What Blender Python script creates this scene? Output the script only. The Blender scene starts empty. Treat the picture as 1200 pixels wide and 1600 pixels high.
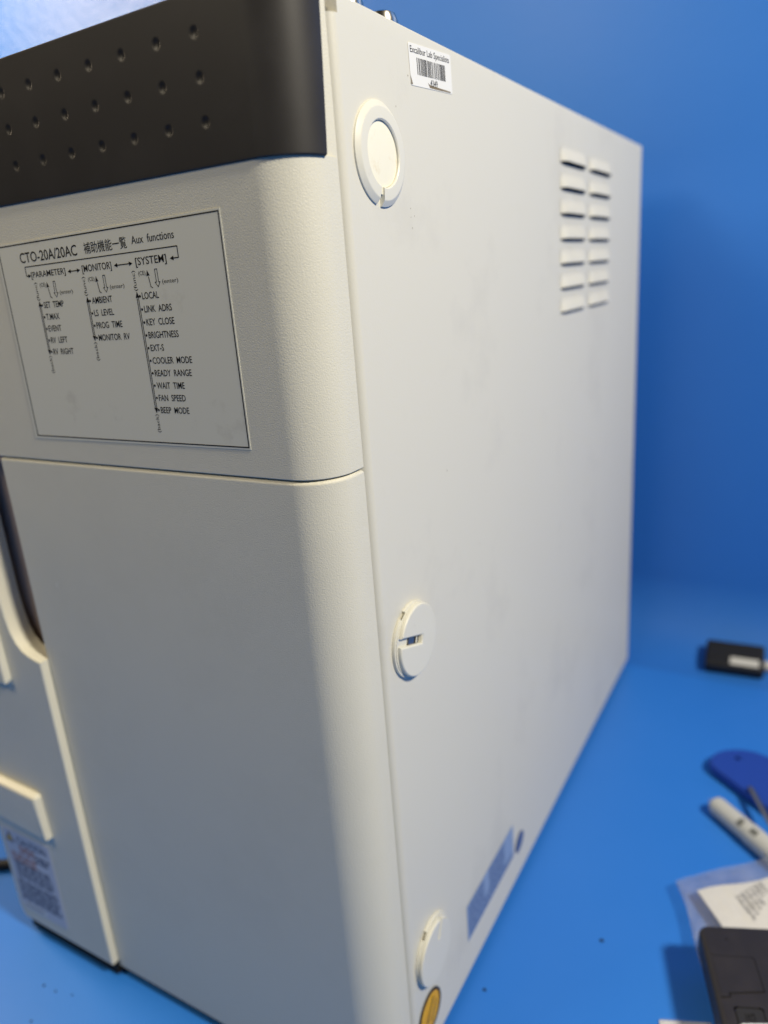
import bpy, bmesh, math, random
from mathutils import Matrix, Vector
random.seed(7)
S = bpy.context.scene
COL = S.collection
PI = math.pi

# ---------------------------------------------------------------- camera, world, lamps, exposure
cd = bpy.data.cameras.new('camera'); cam = bpy.data.objects.new('camera', cd); COL.objects.link(cam)
S.camera = cam
R0 = (0.86404158, 0.49798928, -0.07374843)
R1 = (0.08916898, -0.29557167, -0.95114998)
R2 = (-0.49546044, 0.81525705, -0.29979141)
cam.matrix_world = Matrix(((R0[0], -R1[0], -R2[0], 0.1275), (R0[1], -R1[1], -R2[1], -0.2010),
                           (R0[2], -R1[2], -R2[2], 0.3374), (0, 0, 0, 1)))
cd.sensor_fit = 'VERTICAL'; cd.sensor_height = 36.0; cd.lens = 36.0 * 1154.95 / 1600
cd.clip_start = 0.01; cd.clip_end = 50
cd.dof.use_dof = True; cd.dof.focus_distance = 0.240; cd.dof.aperture_fstop = 6.4

world = bpy.data.worlds.new('World'); S.world = world; world.use_nodes = True
bg = world.node_tree.nodes['Background']
bg.inputs['Color'].default_value = (1.0, 0.96, 0.90, 1); bg.inputs['Strength'].default_value = 0.02

def area(name, loc, target, sx, sy, watts, color):
    l = bpy.data.lights.new(name, 'AREA'); l.shape = 'RECTANGLE'; l.size = sx; l.size_y = sy
    l.energy = watts; l.color = color
    o = bpy.data.objects.new(name, l); COL.objects.link(o); o.location = loc
    o.rotation_euler = (Vector(target) - Vector(loc)).to_track_quat('-Z', 'Y').to_euler()
    return o
area('ceiling_lamp', (0.77, -0.09, 0.99), (0.0, 0.12, 0.2), 0.14, 0.14, 14.8, (1.0, 0.922, 0.765))
area('wall_glare_light', (-1.02, 0.02, 0.87), (-0.53, 0.468, 0.63), 0.26, 0.34, 10.0, (1.0, 0.80, 0.56))  # unseen light, added to put the pale glare on the left of the wall
area('front_lamp', (-0.36, -0.43, 0.86), (-0.08, 0, 0.3), 0.22, 0.22, 2.35, (1.0, 0.87, 0.65))

S.view_settings.view_transform = 'Standard'; S.view_settings.look = 'None'
S.view_settings.exposure = 0.0; S.view_settings.gamma = 1.0; S.view_settings.use_curve_mapping = False
S.cycles.use_denoising = True
S.cycles.max_bounces = 8; S.cycles.transparent_max_bounces = 12

# ---------------------------------------------------------------- materials
def mat(name, col, rough=0.5, spec=0.5, metal=0.0, bumps=(), tint=None, coat=0.0):
    """bumps: list of (scale, strength, distance, detail); tint: (scale, other colour, amount)"""
    m = bpy.data.materials.new(name); m.use_nodes = True
    nt = m.node_tree; N = nt.nodes; L = nt.links
    b = N['Principled BSDF']
    b.inputs['Base Color'].default_value = (*col, 1); b.inputs['Roughness'].default_value = rough
    b.inputs['Specular IOR Level'].default_value = spec; b.inputs['Metallic'].default_value = metal
    b.inputs['Coat Weight'].default_value = coat
    tc = N.new('ShaderNodeTexCoord')
    last = None
    for sc, st, dist, det in bumps:
        n = N.new('ShaderNodeTexNoise'); n.inputs['Scale'].default_value = sc; n.inputs['Detail'].default_value = det
        L.new(tc.outputs['Object'], n.inputs['Vector'])
        bp = N.new('ShaderNodeBump'); bp.inputs['Strength'].default_value = st; bp.inputs['Distance'].default_value = dist
        L.new(n.outputs['Fac'], bp.inputs['Height'])
        if last: L.new(last.outputs['Normal'], bp.inputs['Normal'])
        last = bp
    if last: L.new(last.outputs['Normal'], b.inputs['Normal'])
    if tint:
        sc, oc, lo, hi, amt = tint
        n = N.new('ShaderNodeTexNoise'); n.inputs['Scale'].default_value = sc; n.inputs['Detail'].default_value = 6
        n.inputs['Roughness'].default_value = 0.65
        L.new(tc.outputs['Object'], n.inputs['Vector'])
        r = N.new('ShaderNodeMapRange'); r.inputs['From Min'].default_value = lo; r.inputs['From Max'].default_value = hi
        r.inputs['To Max'].default_value = amt
        L.new(n.outputs['Fac'], r.inputs['Value'])
        x = N.new('ShaderNodeMix'); x.data_type = 'RGBA'
        x.inputs['A'].default_value = (*col, 1); x.inputs['B'].default_value = (*oc, 1)
        L.new(r.outputs['Result'], x.inputs['Factor']); L.new(x.outputs['Result'], b.inputs['Base Color'])
        r2 = N.new('ShaderNodeMapRange'); r2.inputs['To Min'].default_value = rough - 0.05; r2.inputs['To Max'].default_value = rough + 0.07
        L.new(n.outputs['Fac'], r2.inputs['Value']); L.new(r2.outputs['Result'], b.inputs['Roughness'])
    return m

M = {}
M['front'] = mat('grained_plastic', (0.70, 0.67, 0.55), 0.46, 0.45, bumps=((2300, 0.50, 0.00027, 2),),
                 tint=(14, (0.56, 0.535, 0.44), 0.50, 0.85, 0.35))
M['side'] = mat('painted_steel', (0.69, 0.665, 0.565), 0.42, 0.45, bumps=((1500, 0.10, 0.0004, 2),),
                tint=(16, (0.52, 0.50, 0.44), 0.55, 0.80, 0.5))
M['cap'] = mat('cap_plastic', (0.735, 0.71, 0.60), 0.38, 0.5, tint=(120, (0.5, 0.46, 0.38), 0.62, 0.8, 0.5))
M['cream'] = mat('cream_disc', (0.86, 0.82, 0.66), 0.55, 0.4, tint=(160, (0.72, 0.60, 0.38), 0.58, 0.75, 0.6))
M['dark'] = mat('charcoal_plastic', (0.024, 0.0215, 0.0195), 0.48, 0.38, bumps=((2600, 0.08, 0.0002, 2),),
                tint=(40, (0.034, 0.031, 0.028), 0.5, 0.8, 0.6))
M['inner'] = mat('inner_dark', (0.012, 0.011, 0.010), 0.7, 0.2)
M['pocket'] = mat('pocket_brown', (0.38, 0.29, 0.25), 0.6, 0.3)
M['blue'] = mat('blue_table_paint', (0.028, 0.190, 0.650), 0.42, 0.35, bumps=((45, 0.05, 0.002, 3),),
                tint=(9, (0.034, 0.20, 0.67), 0.4, 0.7, 0.7))
M['wall'] = mat('blue_wall_paint', (0.026, 0.160, 0.565), 0.40, 0.42, bumps=((150, 0.17, 0.0020, 3),),
                tint=(5, (0.030, 0.172, 0.59), 0.4, 0.7, 0.7))
def rougher_left(m):
    """the wall is roller-textured towards its left end and smooth towards the right"""
    nt = m.node_tree; N = nt.nodes; L = nt.links
    tc = N.new('ShaderNodeTexCoord'); sp = N.new('ShaderNodeSeparateXYZ'); L.new(tc.outputs['Object'], sp.inputs[0])
    r = N.new('ShaderNodeMapRange'); r.inputs['From Min'].default_value = -0.45; r.inputs['From Max'].default_value = -0.20
    r.inputs['To Min'].default_value = 0.85; r.inputs['To Max'].default_value = 0.05
    L.new(sp.outputs['X'], r.inputs['Value'])
    for n in N:
        if n.type == 'BUMP': L.new(r.outputs['Result'], n.inputs['Strength'])
rougher_left(M['wall'])
M['sticker'] = mat('sticker_film', (0.75, 0.73, 0.61), 0.30, 0.5, tint=(45, (0.46, 0.42, 0.34), 0.60, 0.8, 0.6))
M['ink'] = mat('black_ink', (0.018, 0.016, 0.015), 0.5, 0.3)
M['white'] = mat('white_paper', (0.80, 0.79, 0.74), 0.5, 0.4)
M['smudge'] = mat('smudge', (0.20, 0.16, 0.10), 0.7, 0.2)
M['bluelabel'] = mat('pale_blue_label', (0.27, 0.36, 0.54), 0.4, 0.4)
M['blueink'] = mat('blue_ink', (0.065, 0.11, 0.27), 0.5, 0.3)
M['greylabel'] = mat('caution_paper', (0.58, 0.58, 0.63), 0.4, 0.4)
M['greyink'] = mat('caution_ink', (0.035, 0.04, 0.09), 0.5, 0.3)
M['redink'] = mat('caution_red', (0.42, 0.13, 0.05), 0.5, 0.3)
M['yellow'] = mat('warning_yellow', (0.75, 0.48, 0.02), 0.5, 0.3)
M['amber'] = mat('amber_plug', (0.78, 0.42, 0.003), 0.4, 0.2, tint=(150, (0.55, 0.25, 0.002), 0.45, 0.7, 0.7))
M['steel'] = mat('steel', (0.62, 0.58, 0.50), 0.22, 0.5, 1.0)
M['shaft'] = mat('dull_steel', (0.38, 0.34, 0.30), 0.38, 0.5, 1.0)
M['rubber'] = mat('black_rubber', (0.010, 0.010, 0.011), 0.55, 0.35)
M['device'] = mat('brown_black_plastic', (0.022, 0.0175, 0.017), 0.48, 0.45, bumps=((1500, 0.25, 0.0003, 2),),
                  tint=(60, (0.036, 0.029, 0.028), 0.5, 0.75, 0.6))
M['tool'] = mat('deep_blue_plastic', (0.020, 0.062, 0.36), 0.38, 0.45)
M['pen'] = mat('pen_grey', (0.56, 0.55, 0.50), 0.4, 0.45)
M['penmark'] = mat('pen_mark', (0.17, 0.17, 0.15), 0.5, 0.3)
M['paper'] = mat('slip_paper', (0.84, 0.80, 0.70), 0.6, 0.3, bumps=((30, 0.1, 0.003, 2),))
M['printing'] = mat('slip_print', (0.03, 0.028, 0.026), 0.6, 0.2)
M['foam'] = mat('white_foam', (0.78, 0.77, 0.74), 0.8, 0.2, bumps=((600, 0.8, 0.001, 4),))
M['crumb'] = mat('dark_crumb', (0.012, 0.014, 0.03), 0.7, 0.2)

def film(name, haze, rough=0.25):
    m = bpy.data.materials.new(name); m.use_nodes = True
    nt = m.node_tree; N = nt.nodes; L = nt.links
    N.remove(N['Principled BSDF']); out = N['Material Output']
    tr = N.new('ShaderNodeBsdfTransparent'); tr.inputs['Color'].default_value = (0.95, 0.95, 0.96, 1)
    di = N.new('ShaderNodeBsdfDiffuse'); di.inputs['Color'].default_value = (0.78, 0.77, 0.79, 1)
    gl = N.new('ShaderNodeBsdfGlossy'); gl.inputs['Roughness'].default_value = rough
    tc = N.new('ShaderNodeTexCoord'); n = N.new('ShaderNodeTexNoise'); n.inputs['Scale'].default_value = 55
    n.inputs['Detail'].default_value = 5; L.new(tc.outputs['Object'], n.inputs['Vector'])
    r = N.new('ShaderNodeMapRange'); r.inputs['From Min'].default_value = 0.35; r.inputs['From Max'].default_value = 0.75
    r.inputs['To Min'].default_value = haze * 0.6; r.inputs['To Max'].default_value = haze * 1.6
    L.new(n.outputs['Fac'], r.inputs['Value'])
    bp = N.new('ShaderNodeBump'); bp.inputs['Strength'].default_value = 0.7; bp.inputs['Distance'].default_value = 0.004
    L.new(n.outputs['Fac'], bp.inputs['Height']); L.new(bp.outputs['Normal'], gl.inputs['Normal'])
    a = N.new('ShaderNodeMixShader'); L.new(r.outputs['Result'], a.inputs['Fac'])
    L.new(tr.outputs[0], a.inputs[1]); L.new(di.outputs[0], a.inputs[2])
    lw = N.new('ShaderNodeLayerWeight'); lw.inputs['Blend'].default_value = 0.35; L.new(bp.outputs['Normal'], lw.inputs['Normal'])
    fr = N.new('ShaderNodeMapRange'); fr.inputs['From Min'].default_value = 0.35; fr.inputs['To Min'].default_value = 0.05; fr.inputs['To Max'].default_value = 0.45
    L.new(lw.outputs['Facing'], fr.inputs['Value'])
    b = N.new('ShaderNodeMixShader'); L.new(fr.outputs[0], b.inputs['Fac'])
    L.new(a.outputs[0], b.inputs[1]); L.new(gl.outputs[0], b.inputs[2]); L.new(b.outputs[0], out.inputs['Surface'])
    return m
M['film'] = film('clear_film', 0.13)

# ---------------------------------------------------------------- mesh helpers
class MB:
    """collects shapes into one mesh; every shape may have its own material"""
    def __init__(self):
        self.bm = bmesh.new(); self.mats = []
    def _mi(self, m):
        if m not in self.mats: self.mats.append(m)
        return self.mats.index(m)
    def take(self, tmp, m):
        i = self._mi(m)
        for f in tmp.faces: f.material_index = i
        me = bpy.data.meshes.new('tmp'); tmp.to_mesh(me); tmp.free()
        self.bm.from_mesh(me); bpy.data.meshes.remove(me)
    def faces(self, verts, faces, m):
        t = bmesh.new(); vs = [t.verts.new(v) for v in verts]
        for f in faces: t.faces.new([vs[k] for k in f])
        self.take(t, m)
    def prism(self, poly, fn, w0, w1, m, bev=0.0, seg=2, caps='both'):
        t = bmesh.new()
        lo = [t.verts.new(fn(u, v, w0)) for u, v in poly]; hi = [t.verts.new(fn(u, v, w1)) for u, v in poly]
        n = len(poly)
        bot = t.faces.new(lo[::-1]); top = t.faces.new(hi)
        for k in range(n): t.faces.new((lo[k], lo[(k + 1) % n], hi[(k + 1) % n], hi[k]))
        bmesh.ops.recalc_face_normals(t, faces=t.faces[:])
        if bev > 0:
            es = set(top.edges) if caps in ('top', 'both') else set()
            if caps in ('bot', 'both'): es |= set(bot.edges)
            bmesh.ops.bevel(t, geom=list(es), offset=bev, segments=seg, profile=0.5, affect='EDGES', clamp_overlap=True)
        self.take(t, m)
    def box(self, x0, x1, y0, y1, z0, z1, m, bev=0.0, seg=2, rot=None):
        t = bmesh.new(); bmesh.ops.create_cube(t, size=1)
        for v in t.verts:
            v.co = Vector(((x0 + x1) / 2 + v.co.x * (x1 - x0), (y0 + y1) / 2 + v.co.y * (y1 - y0), (z0 + z1) / 2 + v.co.z * (z1 - z0)))
        if bev > 0: bmesh.ops.bevel(t, geom=t.edges[:], offset=bev, segments=seg, profile=0.5, affect='EDGES')
        if rot: bmesh.ops.transform(t, matrix=rot, verts=t.verts[:])
        self.take(t, m)
    def tube(self, pts, rad, m, n=12, caps=True):
        pts = [Vector(p) for p in pts]
        t = bmesh.new(); rings = []
        rads = rad if isinstance(rad, (list, tuple)) else [rad] * len(pts)
        up = Vector((0, 0, 1))
        for k, p in enumerate(pts):
            d = (pts[min(k + 1, len(pts) - 1)] - pts[max(k - 1, 0)]).normalized()
            s = d.cross(up)
            if s.length < 1e-4: s = d.cross(Vector((0, 1, 0)))
            s.normalize(); q = s.cross(d)
            rings.append([t.verts.new(p + rads[k] * (math.cos(a) * s + math.sin(a) * q)) for a in [2 * PI * j / n for j in range(n)]])
        for a, b in zip(rings, rings[1:]):
            for j in range(n): t.faces.new((a[j], a[(j + 1) % n], b[(j + 1) % n], b[j]))
        if caps: t.faces.new(rings[0][::-1]); t.faces.new(rings[-1])
        bmesh.ops.recalc_face_normals(t, faces=t.faces[:])
        self.take(t, m)
    def lathe(self, prof, fn, m, n=48, closed=False):
        """prof: (radius, height) pairs; fn(u, v, w) maps the disc plane and its height to space"""
        t = bmesh.new(); rings = []
        for r, h in prof:
            if r < 1e-7: rings.append([t.verts.new(fn(0, 0, h))])
            else: rings.append([t.verts.new(fn(r * math.cos(2 * PI * j / n), r * math.sin(2 * PI * j / n), h)) for j in range(n)])
        prs = list(zip(rings, rings[1:])) + ([(rings[-1], rings[0])] if closed else [])
        for a, b in prs:
            for j in range(n):
                k = (j + 1) % n
                if len(a) == 1 and len(b) > 1: t.faces.new((a[0], b[j], b[k]))
                elif len(b) == 1 and len(a) > 1: t.faces.new((a[j], a[k], b[0]))
                elif len(a) > 1: t.faces.new((a[j], a[k], b[k], b[j]))
        bmesh.ops.recalc_face_normals(t, faces=t.faces[:])
        self.take(t, m)
    def grid(self, fn, nu, nv, m):
        vs = [fn(i / nu, j / nv) for j in range(nv + 1) for i in range(nu + 1)]
        fs = [(j * (nu + 1) + i, j * (nu + 1) + i + 1, (j + 1) * (nu + 1) + i + 1, (j + 1) * (nu + 1) + i) for j in range(nv) for i in range(nu)]
        self.faces(vs, fs, m)
    def rect(self, u0, u1, v0, v1, fn, w, m):
        self.faces([fn(u0, v0, w), fn(u1, v0, w), fn(u1, v1, w), fn(u0, v1, w)], [(0, 1, 2, 3)], m)
    def line(self, pts, wd, fn, w, m):
        for (a, b), (c, d) in zip(pts, pts[1:]):
            l = math.hypot(c - a, d - b); du, dv = (c - a) / l * wd / 2, (d - b) / l * wd / 2
            self.faces([fn(a - du + dv, b - dv - du, w), fn(c + du + dv, d + dv - du, w), fn(c + du - dv, d + dv + du, w), fn(a - du - dv, b - dv + du, w)],
                       [(0, 1, 2, 3)], m)
    def text(self, s, fn, w, m, u0, v0, cap, u1=None, xs=0.8, rot=0.0, bold=0.0):
        verts, faces = glyphs(s, bold)
        if not verts: return
        x0 = min(v[0] for v in verts); x1 = max(v[0] for v in verts)
        sy = cap / CAPH; sx = (u1 - u0) / (x1 - x0) if u1 is not None else sy * xs
        c, sn = math.cos(rot), math.sin(rot)
        out = []
        for x, y in verts:
            a, b = (x - x0) * sx, y * sy
            out.append(fn(u0 + a * c - b * sn, v0 + a * sn + b * c, w))
        self.faces(out, faces, m)
    def build(self, name, parent=None, smooth=35, base=None):
        me = bpy.data.meshes.new(name)
        self.bm.to_mesh(me); self.bm.free()
        for m in self.mats: me.materials.append(m)
        if smooth:
            me.polygons.foreach_set('use_smooth', [True] * len(me.polygons))
            me.set_sharp_from_angle(angle=math.radians(smooth))
        o = bpy.data.objects.new(name, me); COL.objects.link(o)
        if smooth:
            w = o.modifiers.new('weighted', 'WEIGHTED_NORMAL'); w.keep_sharp = True; w.mode = 'FACE_AREA'
        if parent: put(o, parent)
        return o

CAPH = 0.72
_gl = {}
def glyphs(s, bold=0.0):
    """outline of a line of writing as flat faces, from Blender's own built-in font"""
    if (s, bold) in _gl: return _gl[(s, bold)]
    cu = bpy.data.curves.new('writing', 'FONT'); cu.body = s; cu.resolution_u = 3; cu.offset = bold
    ob = bpy.data.objects.new('writing', cu); COL.objects.link(ob)
    dg = bpy.context.evaluated_depsgraph_get()
    me = bpy.data.meshes.new_from_object(ob.evaluated_get(dg), depsgraph=dg)
    v = [(p.co.x, p.co.y) for p in me.vertices]; f = [tuple(p.vertices) for p in me.polygons]
    bpy.data.meshes.remove(me); bpy.data.objects.remove(ob); bpy.data.curves.remove(cu)
    _gl[(s, bold)] = (v, f)
    return v, f
_v, _f = glyphs('H'); CAPH = max(p[1] for p in _v)

def world_of(o):
    m = Matrix.Translation(o.location) @ o.rotation_euler.to_matrix().to_4x4()
    return m
def put(o, parent):
    """parent a part that was built in world coordinates"""
    root = parent
    while root.parent: root = root.parent
    o.parent = parent
    if root is parent and root.type == 'EMPTY' and not root.get('_local'):
        o.matrix_parent_inverse = world_of(root).inverted()
def tag(o, label=None, cat=None, group=None, kind=None):
    if label: o['label'] = label
    if cat: o['category'] = cat
    if group: o['group'] = group
    if kind: o['kind'] = kind
    return o
def thing(name, label, cat, loc, group=None, rz=0.0):
    o = bpy.data.objects.new(name, None); COL.objects.link(o); o.location = loc; o.rotation_euler = (0, 0, rz)
    o.empty_display_size = 0.02
    return tag(o, label, cat, group)

T = -0.006                       # height of the table top
H, D, W, B = 0.4153, 0.408, 0.2498, 0.0213
XY = lambda u, v, w: (u, v, w)
FR = lambda u, v, w: (u, -B - w, v)          # front face: u = x, v = z, w outwards
SD = lambda u, v, w: (w, u, v)               # side face:  u = y, v = z, w outwards

# ---------------------------------------------------------------- setting: table and wall
mb = MB(); mb.grid(lambda a, b: (-1.6 + 3.2 * a, -1.2 + 1.605 * b, T), 8, 8, M['blue'])
tag(mb.build('table_top'), kind='structure')
mb = MB(); CR = 0.063
prof = [(0.405 + CR * math.sin(a), T + CR * (1 - math.cos(a))) for a in [PI / 2 * k / 10 for k in range(11)]] + [(0.468, z) for z in (0.1, 0.3, 0.6, 1.0, 1.5)]
vs = [(x, y, z) for x in (-1.6, -0.8, 0, 0.8, 1.6) for y, z in prof]
n = len(prof)
mb.faces(vs, [(i * n + j, (i + 1) * n + j, (i + 1) * n + j + 1, i * n + j + 1) for i in range(4) for j in range(n - 1)], M['wall'])
tag(mb.build('wall', smooth=60), kind='structure')

# ---------------------------------------------------------------- the instrument
oven = thing('column_oven', 'tall pale grey laboratory instrument with charcoal grille band standing on the blue table', 'lab instrument', (-0.125, 0.19, T))

# body behind the skins
mb = MB(); mb.box(-W + 0.003, -0.0045, 0.0015, D - 0.004, 0.0005, H - 0.002, M['inner'])
mb.box(-0.1675, -0.0016, -0.0192, D - 0.01, -0.0042, 0.0006, M['inner'])  # this and the next: dark base boxes added as the shadow line under the front
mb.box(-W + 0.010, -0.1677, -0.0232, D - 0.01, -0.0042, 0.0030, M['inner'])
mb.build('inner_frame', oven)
mb = MB(); mb.box(-W + 0.001, -0.0042, 0.004, D - 0.001, H - 0.0018, H - 0.0004, M['side'], 0.0005)
mb.build('top_panel', oven)
mb = MB(); mb.box(-W, -W + 0.0028, 0.001, D, 0.0, H - 0.0002, M['side'], 0.001)
mb.build('left_side_panel', oven)
mb = MB(); mb.box(-W + 0.003, -0.0045, D - 0.0038, D - 0.0006, 0.001, H - 0.002, M['side'])
mb.build('rear_panel', oven)
for fx in (-W + 0.03, -0.03):
    for fy in (0.03, D - 0.04):
        mb = MB(); mb.lathe([(0, T), (0.011, T), (0.012, T + 0.001), (0.012, 0.0004), (0, 0.0004)], lambda u, v, w, fx=fx, fy=fy: (fx + u, fy + v, w), M['rubber'], 24)
        mb.build('foot', oven)

# side panel: rolled front edge that stops just under the top
def plan(y0, r, y1, t=0.004, n=6):
    p = [(-t, y0)]
    if r: p += [(-r + r * math.sin(a), y0 + r - r * math.cos(a)) for a in [PI / 2 * k / n for k in range(n + 1)]]
    else: p += [(0, y0)]
    p += [(-0.0015 + 0.0015 * math.cos(a), y1 - 0.0015 + 0.0015 * math.sin(a)) for a in [PI / 2 * k / n for k in range(n + 1)]]
    return p + [(-t, y1)]
mb = MB()
mb.prism(plan(0.0006, 0.0036, D), XY, 0.0, 0.4100, M['side'])
mb.prism(plan(0.0044, 0.0, D), XY, 0.4100, H, M['side'], 0.0006, 2, 'top')
rb = random.Random(21)
for y, z, r in ((0.0420, 0.3598, 0.00022), (0.0418, 0.3570, 0.00018), (0.0424, 0.3535, 0.00025), (0.0445, 0.3575, 0.00016), (0.0455, 0.4010, 0.00022), (0.0358, 0.3905, 0.00018), (0.060, 0.262, 0.00025), (0.0900, 0.2200, 0.0003)):
    mb.faces([SD(y + r * rb.uniform(0.5, 1.2) * math.cos(2 * PI * k / 7), z + 1.7 * r * rb.uniform(0.5, 1.2) * math.sin(2 * PI * k / 7), 0.00004) for k in range(7)], [tuple(range(7))], M['smudge'])
side = mb.build('side_panel', oven, 40)

# louvred vents
def louvre(y0, y1, zb, parent):
    mb = MB(); hgt, pr = 0.0074, 0.0023
    def f(a, b):
        u = y0 + (y1 - y0) * a
        e = min(1, min(a, 1 - a) / 0.16); e = math.sin(e * PI / 2) ** 0.8
        s = (1 - b); s = s * s * (3 - 2 * s)
        return (0.0002 + pr * e * s, u, zb + 0.0002 + hgt * b - 0.0003 * (1 - e))
    mb.grid(f, 28, 10, M['side'])
    vs = []
    for i in range(29):
        x, y, z = f(i / 28, 0); vs += [(0.0001, y, zb + 0.0014), (max(x - 0.0003, 0.0001), y, zb + 0.0006)]
    mb.faces(vs, [(2 * i, 2 * i + 2, 2 * i + 3, 2 * i + 1) for i in range(28)], M['inner'])
    mb.rect(y0 + 0.0015, y1 - 0.0015, zb - 0.0011, zb + 0.0014, SD, 0.00012, M['inner'])
    return mb.build('vent_louvre', oven, 50)
for k in range(7):
    zb = 0.3890 - 0.01268 * k
    louvre(0.2112, 0.2588, zb, side); louvre(0.2665, 0.3158, zb, side)

# caps and ring along the front edge of the side panel
def at_side(cy, cz, ang=0.0):
    c, s = math.cos(ang), math.sin(ang)
    return lambda u, v, w: (w, cy + u * c - v * s, cz + u * s + v * c)
ring_fn = at_side(0.0229, 0.3750)
mb = MB(); nA = 96; ro, ri = 0.0155, 0.0098
gap = math.radians(258)          # the notch at the lower left of the ring
seq = [(ro, 0.0), (ro, 0.0006), (ro - 0.0016, 0.0016), (ro - 0.0021, 0.00175), (ri + 0.0004, 0.0018), (ri, 0.0015), (ri, 0.0002)]
vs, fs = [], []
angs = [gap + math.radians(5.5) + (2 * PI - math.radians(11)) * k / nA for k in range(nA + 1)]
for a in angs:
    for r, h in seq: vs.append(ring_fn(r * math.cos(a), r * math.sin(a), h))
q = len(seq)
for k in range(nA):
    for j in range(q - 1): fs.append((k * q + j, (k + 1) * q + j, (k + 1) * q + j + 1, k * q + j + 1))
fs += [tuple(range(q)), tuple(nA * q + j for j in range(q))[::-1]]
mb.faces(vs, fs, M['cap'])
# inner strip that bridges the notch
mb.prism([(r * math.cos(a), r * math.sin(a)) for r, a in [(ri, gap - 0.11), (ri, gap), (ri, gap + 0.11), (ri + 0.0022, gap + 0.10), (ri + 0.0022, gap), (ri + 0.0022, gap - 0.10)]],
         ring_fn, 0.0, 0.0011, M['cap'])
ring = mb.build('port_ring', oven, 18)
mb = MB(); mb.lathe([(0, 0.0011), (0.006, 0.00105), (ri - 0.0001, 0.0009), (ri - 0.0001, 0.0001)], ring_fn, M['cream'], 48)
mb.build('port_cover', oven)

def slotted_cap(cy, cz, ang, slot_w, slot_l, lift=0.0):
    fn = at_side(cy, cz, ang); R = 0.0149
    mb = MB()
    # base flange with a small cut at its upper left
    cut = math.radians(118) - ang
    poly = []
    for k in range(73):
        a = cut + math.radians(7) + (2 * PI - math.radians(14)) * k / 72; poly.append((R * math.cos(a), R * math.sin(a)))
    poly += [((R - 0.003) * math.cos(cut - 0.1), (R - 0.003) * math.sin(cut - 0.1)), ((R - 0.003) * math.cos(cut + 0.1), (R - 0.003) * math.sin(cut + 0.1))]
    mb.prism(poly, fn, 0.0001, 0.0013, M['cap'], 0.0003, 2, 'top')
    mb.prism([(u * 0.95, v * 0.95) for u, v in [(R * math.cos(2 * PI * k / 48), R * math.sin(2 * PI * k / 48)) for k in range(48)]], fn, 0.0012, 0.0016, M['cap'])
    # outer cap with its slot, shallow dome
    off = 0.0012; r2 = R - 0.0006; t = bmesh.new(); h0 = 0.0017 + lift
    hw = slot_w / 2; a0 = math.asin(hw / r2)
    out = [(off + r2 * math.cos(a), r2 * math.sin(a)) for a in [PI + a0 + (2 * PI - 2 * a0) * k / 80 for k in range(81)]]
    poly = out + [(off + slot_l, hw), (off + slot_l, -hw)]
    mb.prism(poly, fn, h0, h0 + 0.0015, M['cap'], 0.0007, 3, 'top')
    return mb, fn
mb, fn = slotted_cap(0.0214, 0.2052, -0.33, 0.0032, 0.0025)
mb.rect(-0.0062, 0.0032, -0.0017, 0.0017, fn, 0.00165, M['inner'])
mb.prism([(-0.0060, -0.0014), (-0.0012, -0.0014), (-0.0012, 0.0014), (-0.0060, 0.0014)], fn, 0.00166, 0.0021, M['shaft'], 0.0002)
mb.prism([(0.0006, -0.0014), (0.0016, -0.0014), (0.0016, 0.0014), (0.0006, 0.0014)], fn, 0.00166, 0.0020, M['cap'], 0.0002)
o = mb.build('port_cap', oven, 35); o['label'] = 'slotted cap halfway up the side panel'
mb, fn = slotted_cap(0.0202, 0.0537, -PI / 2 - 0.45, 0.0011, -0.0055)
o = mb.build('port_cap', oven, 35); o['label'] = 'slotted cap near the foot of the side panel'

# amber plug below the lowest cap, oval plug beside the blue label
am = at_side(0.0146, 0.0212)
mb = MB(); mb.lathe([(0.0106, 0.0001), (0.0106, 0.0006), (0.0095, 0.0007), (0.0093, 0.0003)], am, M['rubber'], 40)
mb.lathe([(0.0094, 0.0003), (0.008, 0.0005), (0, 0.0006)], am, M['amber'], 40)
mb.line([(-0.004, -0.003), (0.003, 0.006)], 0.0009, am, 0.0008, M['printing']); mb.line([(0.0005, -0.005), (0.0055, 0.002)], 0.0007, am, 0.0008, M['printing'])
mb.build('amber_plug', oven)
ov = at_side(0.1300, 0.0225, 0.55)
mb = MB(); mb.prism([(0.0066 * math.cos(2 * PI * k / 32), 0.0046 * math.sin(2 * PI * k / 32)) for k in range(32)], ov, 0.0001, 0.0009, M['blueink'], 0.0003)
mb.build('oval_plug', oven)

# asset label with bar code, near the upper front corner of the side panel
LB = lambda ang, y0, z0: (lambda u, v, w: (w, y0 + u * math.cos(ang) - v * math.sin(ang), z0 + u * math.sin(ang) + v * math.cos(ang)))
lf = LB(math.radians(3.6), 0.0473, 0.3985); LW, LH = 0.0330, 0.0126
mb = MB(); mb.prism([(0, 0.0006), (0.0006, 0), (LW - 0.0006, 0), (LW, 0.0006), (LW, LH - 0.0006), (LW - 0.0006, LH), (0.0006, LH), (0, LH - 0.0006)], lf, 0.00005, 0.00016, M['white'])
mb.text('Excalibur Lab Specialists', lf, 0.0002, M['ink'], 0.0011, 0.0098, 0.0019, u1=0.0315, bold=0.006)
rb = random.Random(4349); u = 0.0054
while u < 0.0280:
    bw = rb.choice((0.00022, 0.00022, 0.00045, 0.00060)); mb.rect(u, min(u + bw, 0.0284), 0.0035, 0.0086, lf, 0.0002, M['ink'])
    u += bw + rb.choice((0.00020, 0.00020, 0.00030, 0.00062))
mb.text('4349', lf, 0.0002, M['ink'], 0.0148, 0.0009, 0.0020, u1=0.0206, bold=0.006)
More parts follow.
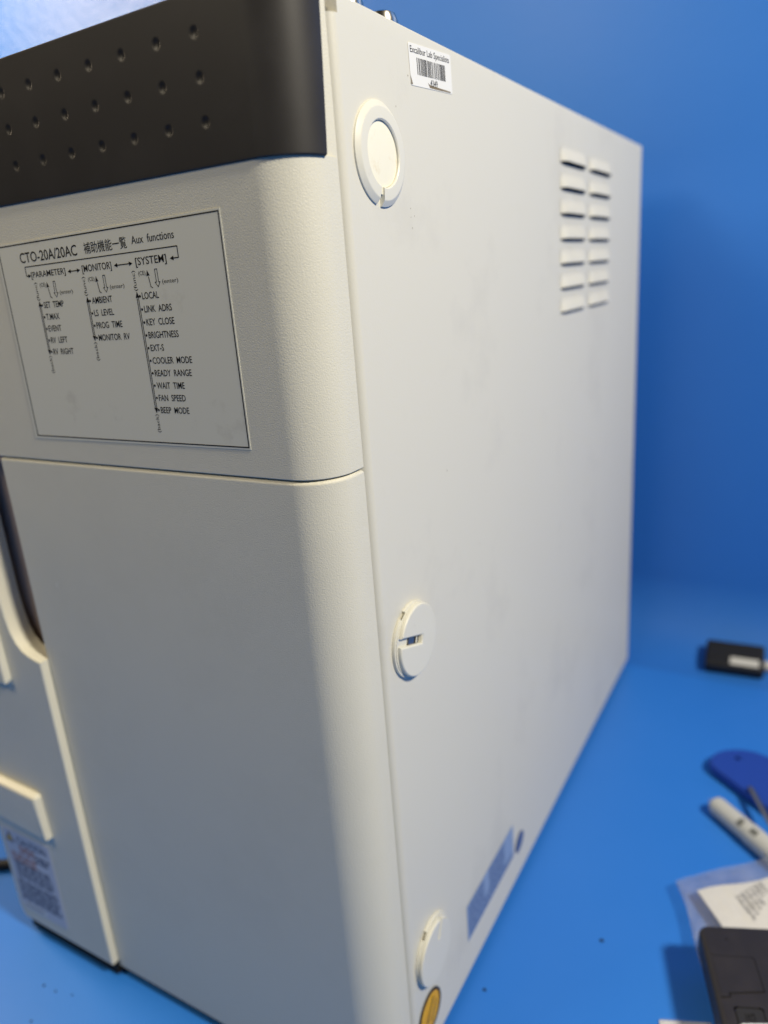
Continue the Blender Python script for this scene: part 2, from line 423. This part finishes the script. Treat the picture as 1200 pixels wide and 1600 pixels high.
mb.faces([lf(a, b, 0.00018) for a, b in [(0.0128, 0.0018), (0.0142, 0.0013), (0.0205, 0.0010), (0.0312, 0.0006), (0.0316, 0.0002), (0.0205, 0.0002), (0.0142, 0.0003)]], [tuple(range(7))], M['smudge'])
mb.faces([lf(a, b, 0.00018) for a, b in [(0.0001, 0.0030), (0.0001, 0.0004), (0.0014, 0.0002), (0.0010, 0.0012)]], [(0, 1, 2, 3)], M['smudge'])
mb.build('asset_label', oven)

# pale blue notice at the foot of the side panel; its writing is too small to read
bf = LB(0.0, 0.0575, 0.0193); BW, BH = 0.0637, 0.0218
mb = MB(); mb.rect(0, BW, 0, BH, bf, 0.00015, M['bluelabel'])
rb = random.Random(5)
for (ua, ub, va, vb) in [(0.002, 0.0215, 0.001, 0.0205), (0.0285, 0.050, 0.001, 0.0205), (0.0215, 0.0285, 0.001, 0.010), (0.050, 0.062, 0.001, 0.006)]:
    v = va
    while v < vb - 0.0012:
        u = ua
        while u < ub - 0.001:
            l = rb.uniform(0.0015, 0.005); mb.rect(u, min(u + l, ub), v, v + 0.0011, bf, 0.0002, M['blueink']); u += l + 0.0006
        v += 0.0020
mb.build('notice_label', oven)

# front skin: plan outline with the rounded right corner
def corner(x0, y0, r, n=10):      # right front corner, from the side to the front
    return [(x0 - r + r * math.cos(a), y0 + r - r * math.sin(a)) for a in [PI / 2 * k / n for k in range(n + 1)]]
RC = 0.015
right = [(-0.0006, -0.0009), (-0.0006, -B + RC)] + corner(-0.0006, -B, RC)[1:]
left = [(-W + 0.004 - 0.004 * math.sin(a), -B + 0.004 - 0.004 * math.cos(a)) for a in [PI / 2 * k / 6 for k in range(7)]] + [(-W, -0.0004)]
mb = MB()
mb.prism(right + left, XY, 0.2786, 0.3722, M['front'], 0.0004, 2, 'bot')
mb.prism([(x - 0.0012 if x > -0.1 and y < -0.006 else x, y + (0.0012 if y < -0.02 else 0.0008 if y < -0.006 else 0)) for x, y in right + left], XY, 0.3720, 0.4145, M['front'], 0.0006, 2, 'top')
mb.build('front_bezel', oven, 40)
PX = -0.1675                      # left edge of the fixed lower panel
mb = MB()
mb.prism(right + [(PX, -B), (PX, -0.0004)], XY, 0.0004, 0.2782, M['front'], 0.0015, 3, 'top')
mb.faces([FR(a, b, 0.00006) for a, b in [(-0.1496, 0.2222), (-0.1487, 0.2214), (-0.1478, 0.2219), (-0.1476, 0.2236), (-0.1481, 0.2246), (-0.1488, 0.2238)]], [tuple(range(6))], M['cap'])
o = mb.build('lower_front_panel', oven, 40)

# charcoal band with its dimples
PR = 0.0006
arc_len = PI / 2 * RC; side_len0 = B - RC
def band(s):                       # distance along the outline from the corner of the side -> point, normal
    if s < 0: return (PR, -(B - RC) - s, (1, 0))
    if s < arc_len:
        a = s / RC
        return (-RC + (RC + PR) * math.cos(a), -B + RC - (RC + PR) * math.sin(a), (math.cos(a), -math.sin(a)))
    return (-RC - (s - arc_len), -B - PR, (0, -1))
dim = [(-0.0306 - 0.01457 * i, z) for i in range(14) for z in (0.4060, 0.3949, 0.3836)]
s_end = arc_len + (W - 0.0005) - RC
Z0, Z1 = 0.3720, 0.4158
ns, nz = 640, 110
cols = [0] * (ns + 1)
def fband(a, b):
    yr = 0.0074 - 0.0030 * b       # the right edge leans
    s0 = -(B - RC) + yr
    s = s0 + (s_end - s0) * a; z = Z0 + (Z1 - Z0) * b
    x, y, (nx, ny) = band(s); d = 0.0
    if s > arc_len + 0.008:
        k = round((-0.0306 - x) / 0.01457)
        if 0 <= k < 14:
            for zz in (0.4060, 0.3949, 0.3836):
                r = math.hypot(x - (-0.0306 - 0.01457 * k), z - zz) / 0.00155
                if r < 1: d = 0.00042 * (1 - r * r)
    e = min(b, 1 - b) * (Z1 - Z0)
    if e < 0.0005: d += 0.0005 - math.sqrt(max(0, 0.0005 ** 2 - (0.0005 - e) ** 2))
    ea = (s - s0)
    if ea < 0.0005: d += 0.0005 - math.sqrt(max(0, 0.0005 ** 2 - (0.0005 - ea) ** 2))
    return (x - nx * d, y - ny * d, z)
mb = MB(); mb.grid(fband, ns, nz, M['dark'])
# returns at the lower, upper and right edges
def rim(pts, dz, inward):
    vs = []
    for (x, y, z), (nx, ny) in pts: vs += [(x, y, z), (x - nx * inward, y - ny * inward, z + dz)]
    mb.faces(vs, [(2 * i, 2 * i + 2, 2 * i + 3, 2 * i + 1) for i in range(len(pts) - 1)], M['dark'])
def nrm(a, b):
    yr = 0.0074 - 0.0030 * b; s0 = -(B - RC) + yr; return band(s0 + (s_end - s0) * a)[2]
rim([(fband(i / ns, 0), nrm(i / ns, 0)) for i in range(ns + 1)], 0.0, 0.0022)
rim([(fband(i / ns, 1), nrm(i / ns, 1)) for i in range(ns + 1)], 0.0, 0.0060)
rim([(fband(0, j / nz), (1, 0)) for j in range(nz + 1)], 0.0, 0.0012)
mb.build('grille_band', oven, 30)

# function chart: a film with a printed frame, slightly askew
def warp(u, v): return v + 0.0015 * ((u + 0.1385) / 0.1085 - 1) * (v - 0.2887) / 0.0714
CF = lambda u, v, w: (u, -B - w, warp(u, v))
mb = MB()
mb.prism([(-0.1404, 0.2874), (-0.0300, 0.2879), (-0.0300, 0.3610), (-0.1398, 0.3610)], CF, 0.00002, 0.00016, M['sticker'])
I, K = 0.0002, M['ink']
mb.line([(-0.1388, 0.2886), (-0.0307, 0.2887), (-0.0307, 0.3602), (-0.1385, 0.3602), (-0.1388, 0.2886)], 0.00042, CF, I, K)
mb.text('CTO-20A/20AC', CF, I, K, -0.1270, 0.3537, 0.0034, u1=-0.0957, bold=0.008)
mb.text('補助機能一覧', CF, I, K, -0.0920, 0.3540, 0.0027, u1=-0.0711, bold=0.004)
mb.text('Aux  functions', CF, I, K, -0.0688, 0.3546, 0.0024, u1=-0.0498, bold=0.006)
mb.text('[PARAMETER]', CF, I, K, -0.1226, 0.3482, 0.0020, u1=-0.1036, bold=0.008)
mb.text('[MONITOR]', CF, I, K, -0.0948, 0.3480, 0.0022, u1=-0.0800, bold=0.008)
mb.text('[SYSTEM]', CF, I, K, -0.0685, 0.3480, 0.0023, u1=-0.0545, bold=0.008)
def head(u, v, du, dv, s=0.0011, filled=True):
    """arrow head at (u,v) pointing along (du,dv)"""
    pu, pv = -dv, du
    mb.faces([CF(u, v, I), CF(u - du * s * 1.5 + pu * s * .65, v - dv * s * 1.5 + pv * s * .65, I), CF(u - du * s * 1.5 - pu * s * .65, v - dv * s * 1.5 - pv * s * .65, I)], [(0, 1, 2)], K)
LN = 0.00034
for a, b in ((-0.1024, -0.0958), (-0.0788, -0.0699)):
    mb.line([(a + .0008, 0.3488), (b - .0008, 0.3488)], LN, CF, I, K); head(a, 0.3488, -1, 0); head(b, 0.3488, 1, 0)
mb.line([(-0.1236, 0.3490), (-0.1252, 0.3490), (-0.1252, 0.3522), (-0.0492, 0.3522), (-0.0492, 0.3488), (-0.0520, 0.3488)], LN, CF, I, K)
head(-0.1226, 0.3490, 1, 0); head(-0.0530, 0.3488, -1, 0)
rows = [('SET  TEMP', 'T.MAX', 'EVENT', 'RV  LEFT', 'RV  RIGHT'), ('AMBIENT', 'LS  LEVEL', 'PROG  TIME', 'MONITOR  RV'),
        ('LOCAL', 'LINK  ADRS', 'KEY  CLOSE', 'BRIGHTNESS', 'EXT-S', 'COOLER  MODE', 'READY  RANGE', 'WAIT  TIME', 'FAN  SPEED', 'BEEP  MODE')]
for bx, items in zip((-0.1199, -0.0937, -0.0690), rows):
    st = 0.00423
    for k, s in enumerate(items):
        z = 0.3373 - st * k
        mb.prism([(bx + 0.00045 * math.cos(2 * PI * j / 10), z + 0.0010 + 0.00045 * math.sin(2 * PI * j / 10)) for j in range(10)], CF, I - 0.00003, I, K)
        mb.text(s, CF, I, K, bx + 0.0010, z, 0.0021, xs=0.80, bold=0.010)
    zt, zl = 0.3395, 0.3373 - st * (len(items) - 1) + 0.0002
    mb.line([(bx - 0.0015, zt - .001), (bx - 0.0015, zl + .001)], 0.00030, CF, I, K); mb.line([(bx - 0.0008, zt - .001), (bx - 0.0008, zl + .001)], 0.00030, CF, I, K)
    head(bx - 0.00115, zt + .0004, 0, 1, 0.0013); head(bx - 0.00115, zl - .0004, 0, -1, 0.0013)
    mb.text('(func)', CF, I, K, bx - 0.0007, zt + 0.0006, 0.0014, u1=bx - 0.0007 + 0.0064, rot=PI / 2)
    mb.text('(back)', CF, I, K, bx - 0.0007, zl - 0.0071, 0.0014, u1=bx - 0.0007 + 0.0064, rot=PI / 2)
    mb.text('(CE)', CF, I, K, bx + 0.0010, 0.3448, 0.0013, u1=bx + 0.0042)
    mb.line([(bx + 0.0065, 0.3406), (bx + 0.0058, 0.3410), (bx + 0.0054, 0.3440)], 0.0003, CF, I, K); head(bx + 0.0051, 0.3462, -0.1, 0.995, 0.0012)
    mb.line([(bx + 0.0086, 0.3462), (bx + 0.0086, 0.3422), (bx + 0.0080, 0.3422), (bx + 0.0091, 0.3407), (bx + 0.0102, 0.3422), (bx + 0.0096, 0.3422), (bx + 0.0096, 0.3462), (bx + 0.0086, 0.3462)], 0.00024, CF, I, K)
    mb.text('(enter)', CF, I, K, bx + 0.0112, 0.3416, 0.0013, u1=bx + 0.0182)
mb.build('function_chart', oven)

# grip pocket and door on the lower left
mb = MB(); mb.box(-W + 0.001, PX + 0.0008, -0.0125, -0.0010, 0.002, 0.2784, M['pocket'])
mb.box(-W + 0.001, PX + 0.001, -0.0206, -0.0123, 0.2765, 0.2784, M['pocket'])
mb.build('grip_recess', oven)
DT = 0.0040                      # the door stands proud by this much
DR = lambda u, v, w: (u, -B - DT + w, v)
XR = -0.1679
cur = [(XR, 0.1828), (-0.1715, 0.1836), (-0.1760, 0.1848), (-0.1800, 0.1866), (-0.1833, 0.1900), (-0.1857, 0.1950), (-0.1872, 0.2020), (-0.1880, 0.2110), (-0.1882, 0.2250), (-0.1880, 0.2764)]
poly = [(-0.2440, 0.0125), (-0.2425, 0.0060), (-0.2400, 0.0035), (XR, 0.0035)] + cur + [(-0.2440, 0.2764)]
mb = MB(); mb.prism(poly, DR, 0.0, 0.0100, M['front'], 0.0011, 3, 'bot')
door = mb.build('door', oven, 40)
DP = lambda u, v, w: (u, -B - DT - w, v)
mb = MB(); mb.prism([(-0.2425, 0.0790), (-0.1934, 0.0768), (-0.1945, 0.1015), (-0.1958, 0.1030), (-0.2425, 0.1046)], DP, 0.0, 0.0042, M['front'], 0.0018, 3, 'top')
mb.build('door_latch', door)
mb = MB(); mb.prism([(-0.2425, 0.1690), (-0.1955, 0.1668), (-0.1940, 0.1690), (-0.1962, 0.2500), (-0.2425, 0.2500)], DP, 0.0, 0.0036, M['front'], 0.0010, 3, 'top')
mb.build('display_frame', door)
# caution notice on the door, print too small and soft to read beyond its heading
def cq(u, v, w): return DP(-0.2402 + u * 0.0400 + 0.0004 * v, 0.0120 + 0.0555 * v, w)
mb = MB(); mb.prism([(0.06, 0), (0.94, 0.0), (1, 0.02), (1, 1), (0, 1), (0, 0.06)], cq, 0.00003, 0.00015, M['greylabel'])
mb.faces([cq(0.05, 0.855, 0.0002), cq(0.20, 0.855, 0.0002), cq(0.125, 0.955, 0.0002)], [(0, 1, 2)], M['yellow'])
mb.line([(0.05, 0.855), (0.20, 0.855), (0.125, 0.955), (0.05, 0.855)], 0.018, cq, 0.00022, M['greyink'])
mb.text('CAUTION', cq, 0.0002, M['greyink'], 0.28, 0.865, 0.075, u1=0.90, bold=0.01)
rb = random.Random(3)
def lines(u0, u1, v0, v1, st, m, th):
    v = v1
    while v > v0:
        u = u0
        while u < u1 - 0.03:
            l = rb.uniform(0.05, 0.16); mb.rect(u, min(u + l, u1), v - th, v, cq, 0.0002, m); u += l + 0.025
        v -= st
lines(0.30, 0.62, 0.74, 0.84, 0.050, M['redink'], 0.030)
lines(0.62, 0.92, 0.70, 0.80, 0.050, M['greyink'], 0.030)
lines(0.08, 0.62, 0.60, 0.72, 0.042, M['redink'], 0.022)
lines(0.10, 0.88, 0.42, 0.62, 0.036, M['greyink'], 0.020)
lines(0.06, 0.92, 0.14, 0.38, 0.034, M['greyink'], 0.020)
mb.rect(0.08, 0.55, 0.025, 0.085, cq, 0.0002, M['white']); mb.line([(0.10, 0.055), (0.50, 0.055)], 0.016, cq, 0.00024, M['greyink'])
mb.build('caution_label', door)

# two bright screws behind the top edge of the side panel
for y in (0.0527, 0.0300):
    mb = MB(); fn = lambda u, v, w, y=y: (-0.0125 + u, y + v, H - 0.0004 + w)
    mb.lathe([(0.0072, 0), (0.0072, 0.0016), (0.0056, 0.0020), (0.0056, 0.0055), (0.0048, 0.0076), (0.0034, 0.0083), (0.0026, 0.0070), (0, 0.0068)], fn, M['steel'], 28)
    mb.build('screw', oven)

# ---------------------------------------------------------------- loose things on the table
# power cord behind the left side
mb = MB()
pts = [(-0.42, -0.075), (-0.36, -0.040), (-0.32, -0.014), (-0.29, 0.004), (-0.272, 0.030), (-0.268, 0.09), (-0.275, 0.2), (-0.27, 0.36)]
def smooth_path(p, n=6):
    out = []
    for k in range(len(p) - 1):
        a = Vector(p[max(k - 1, 0)]); b = Vector(p[k]); c = Vector(p[k + 1]); d = Vector(p[min(k + 2, len(p) - 1)])
        for j in range(n):
            t = j / n; out.append(0.5 * ((2 * b) + (-a + c) * t + (2 * a - 5 * b + 4 * c - d) * t * t + (-a + 3 * b - 3 * c + d) * t ** 3))
    return out + [Vector(p[-1])]
mb.tube([(p.x, p.y, p.z) for p in smooth_path([(x, y, T + 0.0034) for x, y in pts])], 0.0034, M['rubber'])
tag(mb.build('power_cable'), 'black power cord on the table at the left foot of the instrument', 'cord', kind='thing')

# black adapter leaning in the curve between table and wall
ad = thing('power_adapter', 'small black box with white label against the blue wall', 'adapter', (0.0625, 0.4150, T + 0.0012), rz=math.radians(4))
ad['_local'] = 1
tilt = Matrix.Rotation(math.radians(25), 4, 'X')
mb = MB(); mb.box(0, 0.0455, 0, 0.028, 0, 0.0115, M['rubber'], 0.0025, 3, rot=tilt); o = mb.build('body', ad)
mb = MB(); mb.box(0.0195, 0.0415, 0.0035, 0.0110, 0.0114, 0.0117, M['pen'], 0, rot=tilt); mb.build('label', ad)
mb = MB(); mb.tube([(0.0455, 0.012, 0.008), (0.054, 0.011, 0.006), (0.07, 0.004, 0.003), (0.11, -0.004, 0.002)], [0.0042, 0.0040, 0.0022, 0.0022], M['pen']); mb.build('plug_lead', ad)
del ad['_local']

# blue plastic tool with a hole
tl = thing('plastic_pry_tool', 'flat deep blue plastic tool with a hole in its rounded end', 'hand tool', (0.0834, 0.2808, T))
outl = [(0.0836, 0.2800), (0.0843, 0.2870), (0.0868, 0.2925), (0.0910, 0.2970), (0.0965, 0.3005), (0.1030, 0.3028), (0.1110, 0.3032), (0.1200, 0.3005), (0.1400, 0.2905), (0.1750, 0.2680), (0.1720, 0.2420), (0.1400, 0.2370), (0.1235, 0.2440), (0.1105, 0.2545), (0.0985, 0.2645), (0.0895, 0.2715), (0.0852, 0.2757)]
hc = (0.1004, 0.2905); hr = 0.0021
mb = MB(); t = bmesh.new(); top = T + 0.008; mid = T + 0.0025
N = len(outl); cx, cy = 0.125, 0.272
loops = []
for z, sc in ((mid, 0.985), (T + 0.004, 1.0), (T + 0.0068, 1.0), (top, 0.975)):
    loops.append([t.verts.new((cx + (x - cx) * sc, cy + (y - cy) * sc, z)) for x, y in outl])
for a, b in zip(loops, loops[1:]):
    for k in range(N): t.faces.new((a[k], a[(k + 1) % N], b[(k + 1) % N], b[k]))
ht = [t.verts.new((hc[0] + hr * math.cos(-2 * PI * k / 16), hc[1] + hr * math.sin(-2 * PI * k / 16), top)) for k in range(16)]
hb = [t.verts.new((v.co.x, v.co.y, mid)) for v in ht]
for k in range(16): t.faces.new((ht[k], ht[(k + 1) % 16], hb[(k + 1) % 16], hb[k]))
def fill(outer, inner):
    es = []
    for lp in (outer, inner):
        for k in range(len(lp)):
            e = t.edges.get((lp[k], lp[(k + 1) % len(lp)])) or t.edges.new((lp[k], lp[(k + 1) % len(lp)])); es.append(e)
    bmesh.ops.triangle_fill(t, edges=es, use_beauty=True)
fill(loops[-1], ht); fill(loops[0], hb)
bmesh.ops.recalc_face_normals(t, faces=t.faces[:]); mb.take(t, M['tool'])
mb.build('handle', tl)
mb = MB(); mb.prism([(hc[0] + 0.0022 * math.cos(2 * PI * k / 16), hc[1] + 0.0022 * math.sin(2 * PI * k / 16)) for k in range(16)], XY, T + 0.0020, T + 0.0026, M['inner']); mb.build('hole_lining', tl)

# steel screwdriver shaft leaning over the blue tool
sd = thing('screwdriver', 'thin dull steel screwdriver leaning on the grey pen', 'screwdriver', (0.135, 0.2085, T))
mb = MB(); mb.tube([(0.1108, 0.2590, T + 0.0095), (0.1125, 0.2550, T + 0.0105), (0.150, 0.167, T + 0.0125)], [0.0012, 0.0017, 0.0018], M['shaft'], 14); mb.build('shaft', sd)
mb = MB(); d = Vector((0.0375, -0.088, 0.002)).normalized(); p0 = Vector((0.150, 0.167, T + 0.0125))
mb.tube([p0, p0 + d * 0.004, p0 + d * 0.010, p0 + d * 0.04, p0 + d * 0.06, p0 + d * 0.066], [0.004, 0.0066, 0.0060, 0.0072, 0.0070, 0.004], M['rubber'], 18); mb.build('handle', sd)

# grey marker pen
pn = thing('marker_pen', 'stubby light grey marker pen between blue tool and plastic bag', 'pen', (0.0905, 0.2380, T))
a = Vector((0.0915, 0.2385, T + 0.0062)); d = Vector((0.0300, -0.0262, 0.0)).normalized()
mb = MB(); mb.tube([a + d * s for s in (0, 0.0006, 0.002, 0.004, 0.030)], [0.0020, 0.0040, 0.0054, 0.0060, 0.0062], M['pen'], 24); mb.build('cap', pn)
mb = MB(); mb.tube([a + d * s for s in (0.030, 0.0306, 0.090, 0.094, 0.095)], [0.0060, 0.0066, 0.0066, 0.006, 0.002], M['pen'], 24)
for s, w_ in ((0.0238, 0.0036), (0.0330, 0.0050)):
    q_ = d.cross(Vector((0, 0, 1)))
    vs = []
    for th in (0.7, 0.95, 1.2, 1.45):
        for ss in (s, s + w_): vs.append(a + d * ss + 0.0069 * (math.cos(th) * 0.9 * q_ + math.sin(th) * Vector((0, 0, 1))))
    mb.faces(vs, [(2 * i, 2 * i + 1, 2 * i + 3, 2 * i + 2) for i in range(3)], M['penmark'])
mb.build('barrel', pn)

# clear plastic bag, its printed slip, and the black device lying on it
rn = random.Random(11)
bag_edge = [(0.0817, 0.1592), (0.0865, 0.1645), (0.0913, 0.1691), (0.0985, 0.1757), (0.1047, 0.1819), (0.1120, 0.1870), (0.1186, 0.1928), (0.1247, 0.1995), (0.1330, 0.2075), (0.1500, 0.2160)]
bag_low = [(0.0955, 0.1255), (0.1185, 0.0735)]
def bag_top(a, b):
    # a along the upper edge, b down towards the viewer
    k = a * (len(bag_edge) - 1); i = min(int(k), len(bag_edge) - 2); f = k - i
    ux, uy = [bag_edge[i][j] * (1 - f) + bag_edge[i + 1][j] * f for j in (0, 1)]
    dx, dy = 0.0375 * 1.0, -0.088
    x = ux + dx * b + 0.0012 * math.sin(b * 9) * (1 - a); y = uy + dy * b
    edge = min(1, min(a * 5, b * 6, (1 - a) * 6, (1 - b) * 6))
    z = T + 0.0080 + 0.0032 * (edge ** 0.6)
    z += 0.0008 * math.sin(23 * a + 5 * b) * math.sin(17 * b + 3 * a) + 0.0003 * math.sin(61 * a - 20 * b)
    return (x, y, max(z, T + 0.0012))
bag = thing('plastic_bag', 'clear plastic bag holding a printed white slip under the black device', 'plastic bag', (0.12, 0.14, T))
mb = MB(); mb.grid(bag_top, 48, 48, M['film']); mb.build('upper_film', bag, 60)
mb = MB(); mb.grid(lambda a, b: (lambda p: (p[0], p[1], T + 0.0006 + (0.008 if (a < 0.001 or b < 0.001) else 0.004 if (a < 0.05 or b < 0.05) else 0.0)))(bag_top(a, b)), 48, 48, M['film']); mb.build('lower_film', bag, 60)

sl = thing('paper_slip', 'white paper slip with printed part numbers inside the plastic bag', 'paper', (0.115, 0.15, T + 0.006))
so = Vector((0.0932, 0.1580)); eu = Vector((0.0182, -0.0233)).normalized(); ev = Vector((-eu.y, eu.x))
def SP(u, v, w):
    q_ = so + eu * u + ev * v
    return (q_.x, q_.y, T + 0.0078 + w + 0.0012 * math.sin(u * 60) * (v / 0.06))
mb = MB(); mb.grid(lambda a, b: SP(-0.0008 * math.sin(b * 9) + 0.064 * a, 0.06 * b, 0), 24, 24, M['paper'])
mb.grid(lambda a, b: SP(-0.0008 * math.sin(b * 9) + 0.064 * a, 0.06 * b, -0.0003), 24, 24, M['paper'])
for k, s in enumerate(('0146.2028 Pin', '0000.0003 A', '0146.123 A', '0140.1250', '0060.4', '000.01')):
    mb.text(s, SP, 0.00025, M['printing'], 0.0082 - 0.0012 * k, 0.0172 + 0.0034 * k, 0.0021, xs=0.95, bold=0.010)
mb.build('sheet', sl, 60)

dv = thing('black_device', 'brown black plastic device with hatch and port lying on the plastic bag', 'device', (0.0989, 0.1155, T + 0.0125), rz=math.radians(22.6))
dv['_local'] = 1
dh = 0.0145
def rr(x0, x1, y0, y1, r, n=6):
    out = []
    for cx_, cy_, a0 in ((x1 - r, y1 - r, 0), (x0 + r, y1 - r, PI / 2), (x0 + r, y0 + r, PI), (x1 - r, y0 + r, 3 * PI / 2)):
        out += [(cx_ + r * math.cos(a0 + PI / 2 * k / n), cy_ + r * math.sin(a0 + PI / 2 * k / n)) for k in range(n + 1)]
    return out
mb = MB()
sk = lambda u, v, w: (u + 0.065 * v, v, w)     # the case is not quite square
mb.prism(rr(-0.0006, 0.075, -0.118, 0.0008, 0.005), sk, 0.0, dh, M['device'], 0.0028, 4, 'both')
tp = lambda u, v, w: (u + 0.065 * v, v, dh + w)
mb.prism([(0.0112 + 0.0006 * math.cos(2 * PI * k / 12) , -0.0079 + 0.0006 * math.sin(2 * PI * k / 12)) for k in range(12)], tp, 0.00001, 0.00006, M['inner'])
mb.build('case', dv, 40)
mb = MB()
lid = [(0.0039, -0.0176), (0.0200, -0.0176), (0.0212, -0.0188), (0.0212, -0.0352), (0.0060, -0.0368), (0.0060, -0.0384), (0.0022, -0.0390), (0.0022, -0.0166)]
mb.prism(lid, tp, -0.001, 0.00022, M['device'], 0.0002, 2, 'top')
mb.line(lid[1:7], 0.00055, tp, 0.00025, M['inner']); mb.line([lid[7], lid[0], lid[1]], 0.00036, tp, 0.00025, M['inner'])
mb.build('hatch', dv, 40)
mb = MB()
port = rr(0.0064, 0.0182, -0.0545, -0.0434, 0.0012, 4)
mb.line(port + port[:1], 0.0007, tp, 0.00006, M['inner'])
mb.prism(rr(0.0069, 0.0177, -0.0540, -0.0439, 0.001, 4), tp, 0.00001, 0.00012, M['dark'])
for u0, u1, v0, v1 in ((0.0100, 0.0104, -0.0494, -0.0462), (0.0104, 0.0140, -0.0494, -0.0489), (0.0112, 0.0118, -0.0486, -0.0462), (0.0124, 0.0129, -0.0482, -0.0462), (0.0129, 0.0141, -0.0470, -0.0462), (0.0136, 0.0141, -0.0489, -0.0470), (0.0104, 0.0124, -0.0478, -0.0474)):
    mb.rect(u0, u1, v0, v1, tp, 0.00018, M['inner'])
mb.build('port', dv, 40)
del dv['_local']

# white foam scrap on the device, at the lower right
mb = MB(); rn = random.Random(8)
def scrap(a, b):
    u = 0.0068 + 0.03 * a; v = -0.0512 - 0.022 * b + 0.0022 * a + (0.0004 * rn.uniform(-1, 1) if b == 0 else 0)
    th = math.radians(22.6); u += 0.065 * v
    e = min(1, min(a, 1 - a, b, 1 - b) * 9)
    return (0.0989 + u * math.cos(th) - v * math.sin(th), 0.1155 + u * math.sin(th) + v * math.cos(th), T + 0.0125 + dh + 0.0002 + 0.0022 * e ** 0.5 + 0.0004 * rn.uniform(-1, 1) * e)
mb.grid(scrap, 60, 30, M['foam'])
tag(mb.build('foam_scrap'), 'rough white foam scrap lying on the black device', 'foam')

# pale strip of folded plastic on the table at the lower edge
mb = MB(); rn = random.Random(9)
def strip(a, b):
    x = 0.0882 + 0.0215 * a; y = 0.0777 + 0.0090 * a - 0.020 * b
    return (x + 0.006 * b, y, T + 0.0012 + 0.0018 * (0.5 + 0.5 * math.sin(a * 7 + 2 * b)) * min(1, 8 * min(a, 1 - a, b + 0.05)))
mb.grid(strip, 30, 16, M['film']); mb.grid(lambda a, b: (lambda p: (p[0], p[1], T + 0.0006))(strip(a, b)), 30, 16, M['foam'])
tag(mb.build('plastic_wrapper'), 'pale flattened plastic wrapper on the table beside the black device', 'wrapper')

# crumbs on the table
cl = ['dark crumb alone on the blue table between instrument and bag', 'dark crumb on the table close to the foot of the side panel',
      'dark crumb, first of three before the door', 'dark crumb, middle of three before the door', 'faint dark crumb nearest the front panel', 'dark crumb at the front edge of the picture']
for (x, y, r), lab in zip(((0.0530, 0.1098, 0.0011), (0.0086, 0.0558, 0.0009), (-0.2003, -0.0453, 0.0007), (-0.1916, -0.0447, 0.0006), (-0.1816, -0.0421, 0.0005), (-0.1883, -0.0615, 0.0006)), cl):
    mb = MB(); rn = random.Random(x)
    t = bmesh.new(); bmesh.ops.create_icosphere(t, subdivisions=2, radius=r)
    for v in t.verts: v.co = Vector((x, y, T + r * 0.35)) + Vector((v.co.x * rn.uniform(0.7, 1.3), v.co.y * rn.uniform(0.6, 1.1), v.co.z * 0.35))
    mb.take(t, M['crumb'])
    tag(mb.build('crumb'), lab, 'crumb', 'dark crumbs on the table')
mb = MB(); t = bmesh.new(); bmesh.ops.create_icosphere(t, subdivisions=2, radius=0.0022)
for v in t.verts: v.co = Vector((0.0890, 0.2465, T + 0.0006)) + Vector((v.co.x * 0.5, v.co.y * 1.3, v.co.z * 0.25))
mb.take(t, M['film']); tag(mb.build('clear_shaving'), 'tiny clear plastic shaving beside the tip of the grey pen', 'shaving')
